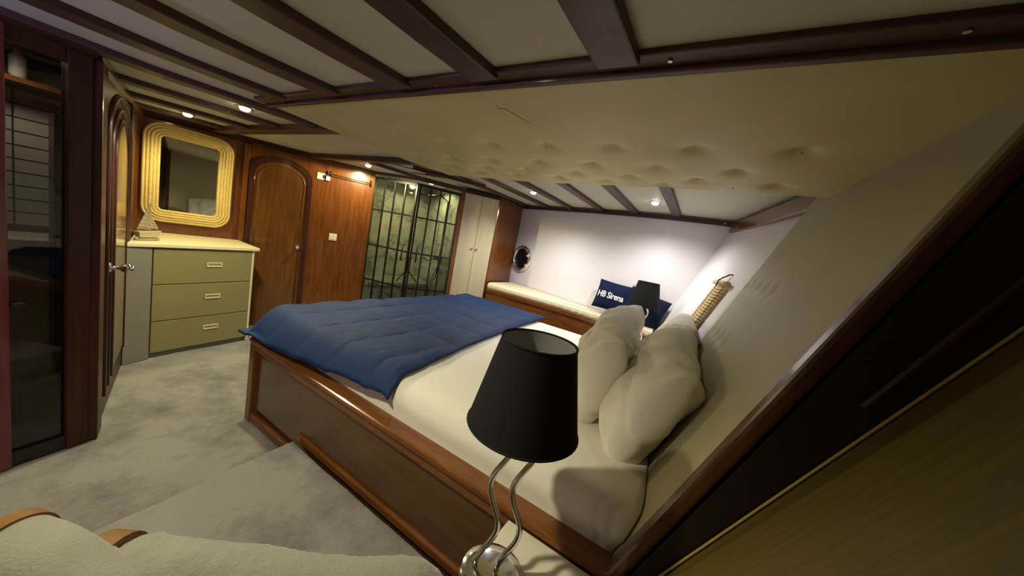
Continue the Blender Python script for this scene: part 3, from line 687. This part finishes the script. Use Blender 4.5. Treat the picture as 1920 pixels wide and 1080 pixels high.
# duvet / bedspread over the foot half
def head_edge(u): return 1.13+.25*u+.05*math.sin(u*math.pi*1.0)
def duvet(u, v):
    x = .965+2.35*u
    y1 = 2.53; x += .075*(1-u)**6*(1-v); y0 = head_edge(u); y = y0+(y1-y0)*v
    sx, sy = .33, .30
    q = (abs(math.sin(math.pi*(x-.985)/sx))*abs(math.sin(math.pi*(y-2.5)/sy)))**.28
    z = .755+.024*q+.006*noise.noise(V((x*3, y*5, 1)))+.004*noise.noise(V((x*9, y*20, 4)))
    a = cl((1.16-x)/.17); z -= .165*a**1.7            # rolls down to the side rail
    b = cl((y-2.40)/.13); z -= .16*b**1.6*(1-.1*a)
    b2 = cl((x-3.18)/.13); z -= .12*b2**1.6
    e = cl(1-(v*(y1-y0))/.03); z -= .02*e
    zm = .586 if x < 1.06 else (.60+.155*cl((x-1.06)/.055)**.6 if x < 1.15 else .752)
    if y > 2.33: zm = min(zm, .60)
    z = max(z, .578+.008*q, zm)
    if x < 1.02: y -= .0
    return (x-.01*a, y+.01*noise.noise(V((x*3, 0, 0)))*(1-v), z)
du = MB().grid(duvet, 150, 110)
do = du.build('bedspread', DUVET, smooth=True)
sd = do.modifiers.new('thick', 'SOLIDIFY'); sd.thickness = .016; sd.offset = 1
tag(do, 'royal blue quilted bedspread folded over the foot of the bed', 'bedspread')
# ------------------------------------------------------------------ headboard
hbd = thing('headboard', V((1.6, .1, .55)), 'raked cream padded headboard with dark wooden side behind the pillows', 'headboard')
def hby(x, z): return stern_y0(min(x, 2.299))-RAKE*z
def hbf(u, v):
    x = 1.03+1.27*u; z = .55+1.49*v
    y = hby(x, z)
    e = (1-u)*1.27
    y -= .05*cl(1-e/.06)**2
    dip = 0
    for r_ in range(3):
        for c_ in range(5):
            bx = 1.7+.13*c_+.07*(r_ % 2); bz = .95+.28*r_; d2 = (x-bx)**2+(z-bz)**2
            dip += .012*math.exp(-d2/.0012)
    return (x, y-dip, z)
MB().grid(hbf, 90, 90).build('pad', HBM, hbd, smooth=True)
MB().prism([(2.25, hby(2.25, .62)-.14, .62), (2.25, hby(2.25, .62)-.005, .62), (2.25, hby(2.25, 2.04)-.005, 2.04), (2.25, hby(2.25, 2.04)-.14, 2.04)], (.045, 0, 0)).build('end_panel', HBM, hbd)
# wooden edge rail and dark side, shade included in both wood colours
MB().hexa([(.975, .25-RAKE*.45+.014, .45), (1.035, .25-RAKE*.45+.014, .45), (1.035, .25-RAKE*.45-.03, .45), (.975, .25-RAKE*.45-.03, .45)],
          [(.975, .25-RAKE*2.03+.014, 2.03), (1.035, .25-RAKE*2.03+.014, 2.03), (1.035, .25-RAKE*2.03-.03, 2.03), (.975, .25-RAKE*2.03-.03, 2.03)]).build('edge_rail', wood('dimmed_mahogany', (.05, .016, .004), (.115, .040, .010)), hbd, bevel=.012)  # mahogany darkened, the dim light at the headboard put into its colour
MB().prism([(.985, .21-RAKE*.55, .55), (.985, .21-RAKE*2.03, 2.03), (.985, .246-.497*2.03-.02, 2.03), (.985, .246-.497*.55-.02, .55)], (.03, 0, 0)).build('side_panel', plain('shaded_dark_wood', (.012, .005, .003), .5), hbd)  # dark wood taken to near-black, the side's shadow painted into it
pth = [(.975, .25-.497*z, z) for z in (.62, .8, 1.0, 1.2, 1.4, 1.6, 1.8, 2.0)]
MB().tube(pth, .0035, 6).build('piping', plain('yellow_piping', (.45, .33, .08), .5), hbd, smooth=True)
MB().tube([(.975, .235-.45*z, z) for z in (1.3, 1.5, 1.7, 2.0)], .008, 6).build('inner_batten', DARKW, hbd)
# ------------------------------------------------------------------ bamboo blind on the stern side port
bl = thing('bamboo_blind', V((2.9, -.1, 1.0)), 'hanging bamboo slat blind on the white stern wall', 'blind')
def sp(x, z, off): return V((x, stern_y0(x)-RAKE*z+off, z))
n_ = 30
for k in range(n_):
    z = .82+.66*k/n_
    MB().tube([sp(2.66, z, .014), sp(2.96, z, .014)], .0098, 6).build('slat', BAMB, bl, smooth=True)
MB().tube([sp(2.65, 1.50, .03), sp(2.97, 1.50, .03)], .018, 10).build('roll', BAMB, bl, smooth=True)
for x in (2.72, 2.90): MB().tube([sp(x, z, .026) for z in (.82, 1.1, 1.4, 1.5, 1.55)], .002, 5).build('cord', DARKSLOT, bl)
MB().tube([sp(2.80, 1.47, .05), sp(2.80, 1.52, .06), sp(2.80, 1.57, .02), sp(2.80, 1.57, .0)], .005, 6).build('hook', BLACKM, bl, smooth=True)
MB().hexa([sp(2.97, .82, .0), sp(3.01, .82, .0), sp(3.01, .82, .02), sp(2.97, .82, .02)], [sp(2.97, 1.13, .0), sp(2.99, 1.13, .0), sp(2.99, 1.13, .015), sp(2.97, 1.13, .015)]).build('edge_strip', DARKSLOT, bl)
# ------------------------------------------------------------------ nightstands
def stand(x0, x1, y0, y1, z, lab):
    t = thing('nightstand', V(((x0+x1)/2, (y0+y1)/2, 0)), lab, 'nightstand', 'bedside stands')
    zb_, yb_ = (.152, .19) if x0 < 1 else (.42, y0+.09)
    MB().hexa([(x0+.01, yb_, zb_), (x1-.002, yb_, zb_), (x1-.002, y1-.01, zb_), (x0+.01, y1-.01, zb_)], [(x0+.01, y0+.01, z-.022), (x1-.002, y0+.01, z-.022), (x1-.002, y1-.01, z-.022), (x0+.01, y1-.01, z-.022)]).build('body', MAH, t, bevel=.003)
    MB().box(x0, x1, y0, y1, z-.022, z).build('top', WTOP, t, bevel=.003)
    MB().box(x0+.03, x1-.03, y1-.012, y1-.004, max(.30, zb_+.03), z-.06).build('door', MAHX, t, bevel=.003)
    return t
stand(.66, .972, .0, .385, .55, 'white topped nightstand between armchair and near side of the bed')
stand(3.27, 3.655, .37, .68, .66, 'bedside stand on the far side carrying the far lamp')
# ------------------------------------------------------------------ table lamps
def lamp(loc, lab, rotz=0):
    t = thing('table_lamp', V(loc), lab, 'lamp', 'matching bedside table lamps'); o = V(loc)
    MB().lathe([(.001, 0), (.092, 0), (.095, .005), (.090, .010), (.06, .014), (.03, .019), (.001, .020)], o, 36).build('base', CHROME, t, smooth=True)
    ca, sa = math.cos(rotz), math.sin(rotz)
    for sgn in (-1, 1):
        path = []
        for k in range(25):
            z = .015+.53*k/24; wv = sgn*.032+.022*math.cos((z-.15)/.26*2*math.pi)
            path.append(o+V((wv*ca, wv*sa, z)))
        MB().tube(path, .0085, 10).build('curved_stem', CHROME, t, smooth=True)
    zb, zt, rb, r_t = .475, .712, .150, .100
    MB().lathe([(rb, zb), (r_t, zt)], o, 72).build('lamp_shade', SHADEM, t, smooth=True)
    MB().lathe([(rb-.004, zb+.002), (r_t-.004, zt-.002)], o, 56).build('shade_lining', SHADEIN, t, smooth=True)
    for (r_, z) in ((rb, zb), (r_t, zt)): MB().tube([o+V((r_*math.cos(a*math.pi/24), r_*math.sin(a*math.pi/24), z)) for a in range(48)], .003, 6, closed=True).build('shade_rim', SHADEM, t, smooth=True)
    MB().lathe([(.001, .53), (.018, .53), (.018, .59), (.022, .60), (.026, .63), (.001, .665)], o, 16).build('bulb', WHITEP, t, smooth=True)
    for k in range(3):
        a = rotz+k*2*math.pi/3; MB().tube([o+V((0, 0, .57)), o+V(((rb-.025)*math.cos(a), (rb-.025)*math.sin(a), .57))], .002, 5).build('shade_spoke', BLACKM, t)
    return t
lamp((.775, .325, .551), 'large black shaded chrome lamp in the foreground on the near nightstand', -1.17)
lamp((3.45, .444, .661), 'distant black shaded lamp beside the navy cushions', -1.4)
# ------------------------------------------------------------------ armchair
ac = thing('armchair', V((.2, .4, .152)), 'fluffy cream armchair with tan leather edging in the near left corner', 'armchair')
P0 = V((.135, .93, 0)); P1 = V((.56, .33, 0)); ad = (P1-P0).normalized(); an_ = V((-ad.y, ad.x, 0)); an_ = an_ if an_.dot(P0) > 0 else -an_
L = (P1-P0).length
def roll(o, d, n, L, th, z0, z1, bow, seed, rnd=.5):
    def fn(u, v):
        # v around the section: far bottom -> over the top -> near bottom ; u along
        s = L*u; e = min(u, 1-u)*L; sh = 1-(1-cl(e/.09))**2*.35 if rnd else 1
        zt = z1-(1-sh)*.18+.006*math.sin(u*7+seed)
        if v < .3: t_ = v/.3; off = th/2; z = z0+(zt-th/2-z0)*t_
        elif v < .7: a = (v-.3)/.4*math.pi; off = th/2*math.cos(a); z = zt-th/2+th/2*math.sin(a)
        else: t_ = (v-.7)/.3; off = -th/2-.05*t_; z = zt-th/2+(z0-zt+th/2)*t_
        p = o+d*s+n*(off+bow*math.sin(u*math.pi))
        nn_ = .006*noise.noise(V((p.x*8+seed, p.y*8, z*8)))+.002*noise.noise(V((p.x*60, p.y*60, z*60)))
        return V((p.x, p.y, z))+n*nn_*(1 if off > 0 else -1)+UPZ*nn_
    return fn
MB().grid(roll(P0, ad, an_, L, .15, .35, .735, .0, 1), 150, 60).build('backrest', BOUCLE, ac, smooth=True)
# leather band closing the left end of the backrest
m = MB(); sec = []
for k in range(13):
    a = math.pi*k/12; sec.append((.08*math.cos(a), .665+.075*math.sin(a)))
sec = [(.08, .35)]+sec+[(-.13, .35)]
for dd_ in (-.012, .035):
    m.v += [P0+ad*dd_+an_*q[0]+UPZ*q[1] for q in sec]
n_ = len(sec)
m.f += [tuple(range(n_)), tuple(range(n_, 2*n_))[::-1]]+[(i, i+1, n_+i+1, n_+i) for i in range(n_-1)]
m.build('leather_edge', LEATH, ac)
# left arm: rounded panel with a leather rim
Q0 = V((-.16, .88, 0)); qd = V((.93, .37, 0)).normalized(); qn = V((-qd.y, qd.x, 0))
def armsec(hw, zt, n=24):
    return [(hw*math.cos(math.pi*k/n), zt-hw*.95+hw*.95*math.sin(math.pi*k/n)) for k in range(n+1)]
QC = V((.05, 1.04, 0))
def armf(u, v):
    pts = [(.062, .30)]+armsec(.062, .775)+[(-.062, .30)]
    k = u*(len(pts)-1); i = min(len(pts)-2, int(k)); fr = k-i
    a, b = pts[i], pts[i+1]; s, z = a[0]+(b[0]-a[0])*fr, a[1]+(b[1]-a[1])*fr
    p = QC+qd*s-qn*(.42*v)
    nn_ = .008*noise.noise(V((p.x*12, p.y*12, z*12)))
    return V((p.x, p.y, z-.10*v*v))+V((0, 0, nn_))
MB().grid(armf, 60, 50).build('armrest', BOUCLE, ac, smooth=True)
m = MB(); pts = [(.065, .30)]+armsec(.065, .780)+[(-.065, .30)]; n_ = len(pts)
for off in (.0, .03): m.v += [QC+qd*s+qn*off+UPZ*z for s, z in pts]
m.f += [tuple(range(n_)), tuple(range(n_, 2*n_))[::-1]]+[(i, i+1, n_+i+1, n_+i) for i in range(n_-1)]
m.build('leather_rim', LEATH, ac)
sc_ = P0+ad*L*.5-an_*.30
MB().obox(sc_, ad, an_, UPZ, -L/2+.02, L/2-.02, -.17, .22, .34, .50).build('seat', BOUCLE, ac, bevel=.03)
for (a, b) in ((-1, -1), (1, -1), (1, 1), (-1, 1)):
    p = sc_+ad*a*(L/2-.06)+an_*(b*.15+.02); MB().tube([V((p.x, p.y, .152)), V((p.x, p.y, .35))], [.014, .02], 10).build('leg', DARKW, ac, smooth=True)

# ------------------------------------------------------------------ wall lamps on the port side, the warm one an added fill
def sconce(p, col, watts, lab, up=False):
    t = thing('wall_lamp', V(p), lab, 'wall lamp'); o = V(p)
    MB().lathe([(.05, 0), (.05, .012), (.02, .02), (.012, .06)], o, 20, (1, 0, 0)).build('back_plate', CHROME, t, smooth=True)
    MB().lathe([(.035, -.07), (.045, .0), (.04, .07)], o+V((.08, 0, .0)), 20).build('glass_shade', emit('sconce_glass', col, 3), t, smooth=True)
    ld = bpy.data.lights.new('wall_bulb', 'SPOT' if up else 'POINT'); ld.energy = watts; ld.color = col; ld.shadow_soft_size = .05
    lo = bpy.data.objects.new('wall_bulb', ld); C.objects.link(lo); lo.parent = t; lo.location = (.16, 0, 0)
    if up: ld.spot_size = math.radians(150); ld.spot_blend = .6; lo.rotation_euler = (0, math.radians(-145), 0); lo.location = (.10, 0, .09)
sconce((-1.0, 1.55, 1.45), (1, .91, .52), 5, 'added warm fill lamp on the port wall left of the armchair')  # added fill lamp, lifts the light on the ceiling
sconce((-1.0, 2.05, 1.72), (.40, .36, 1), 55, 'violet uplighter on the port wall beside the glazed door', True)
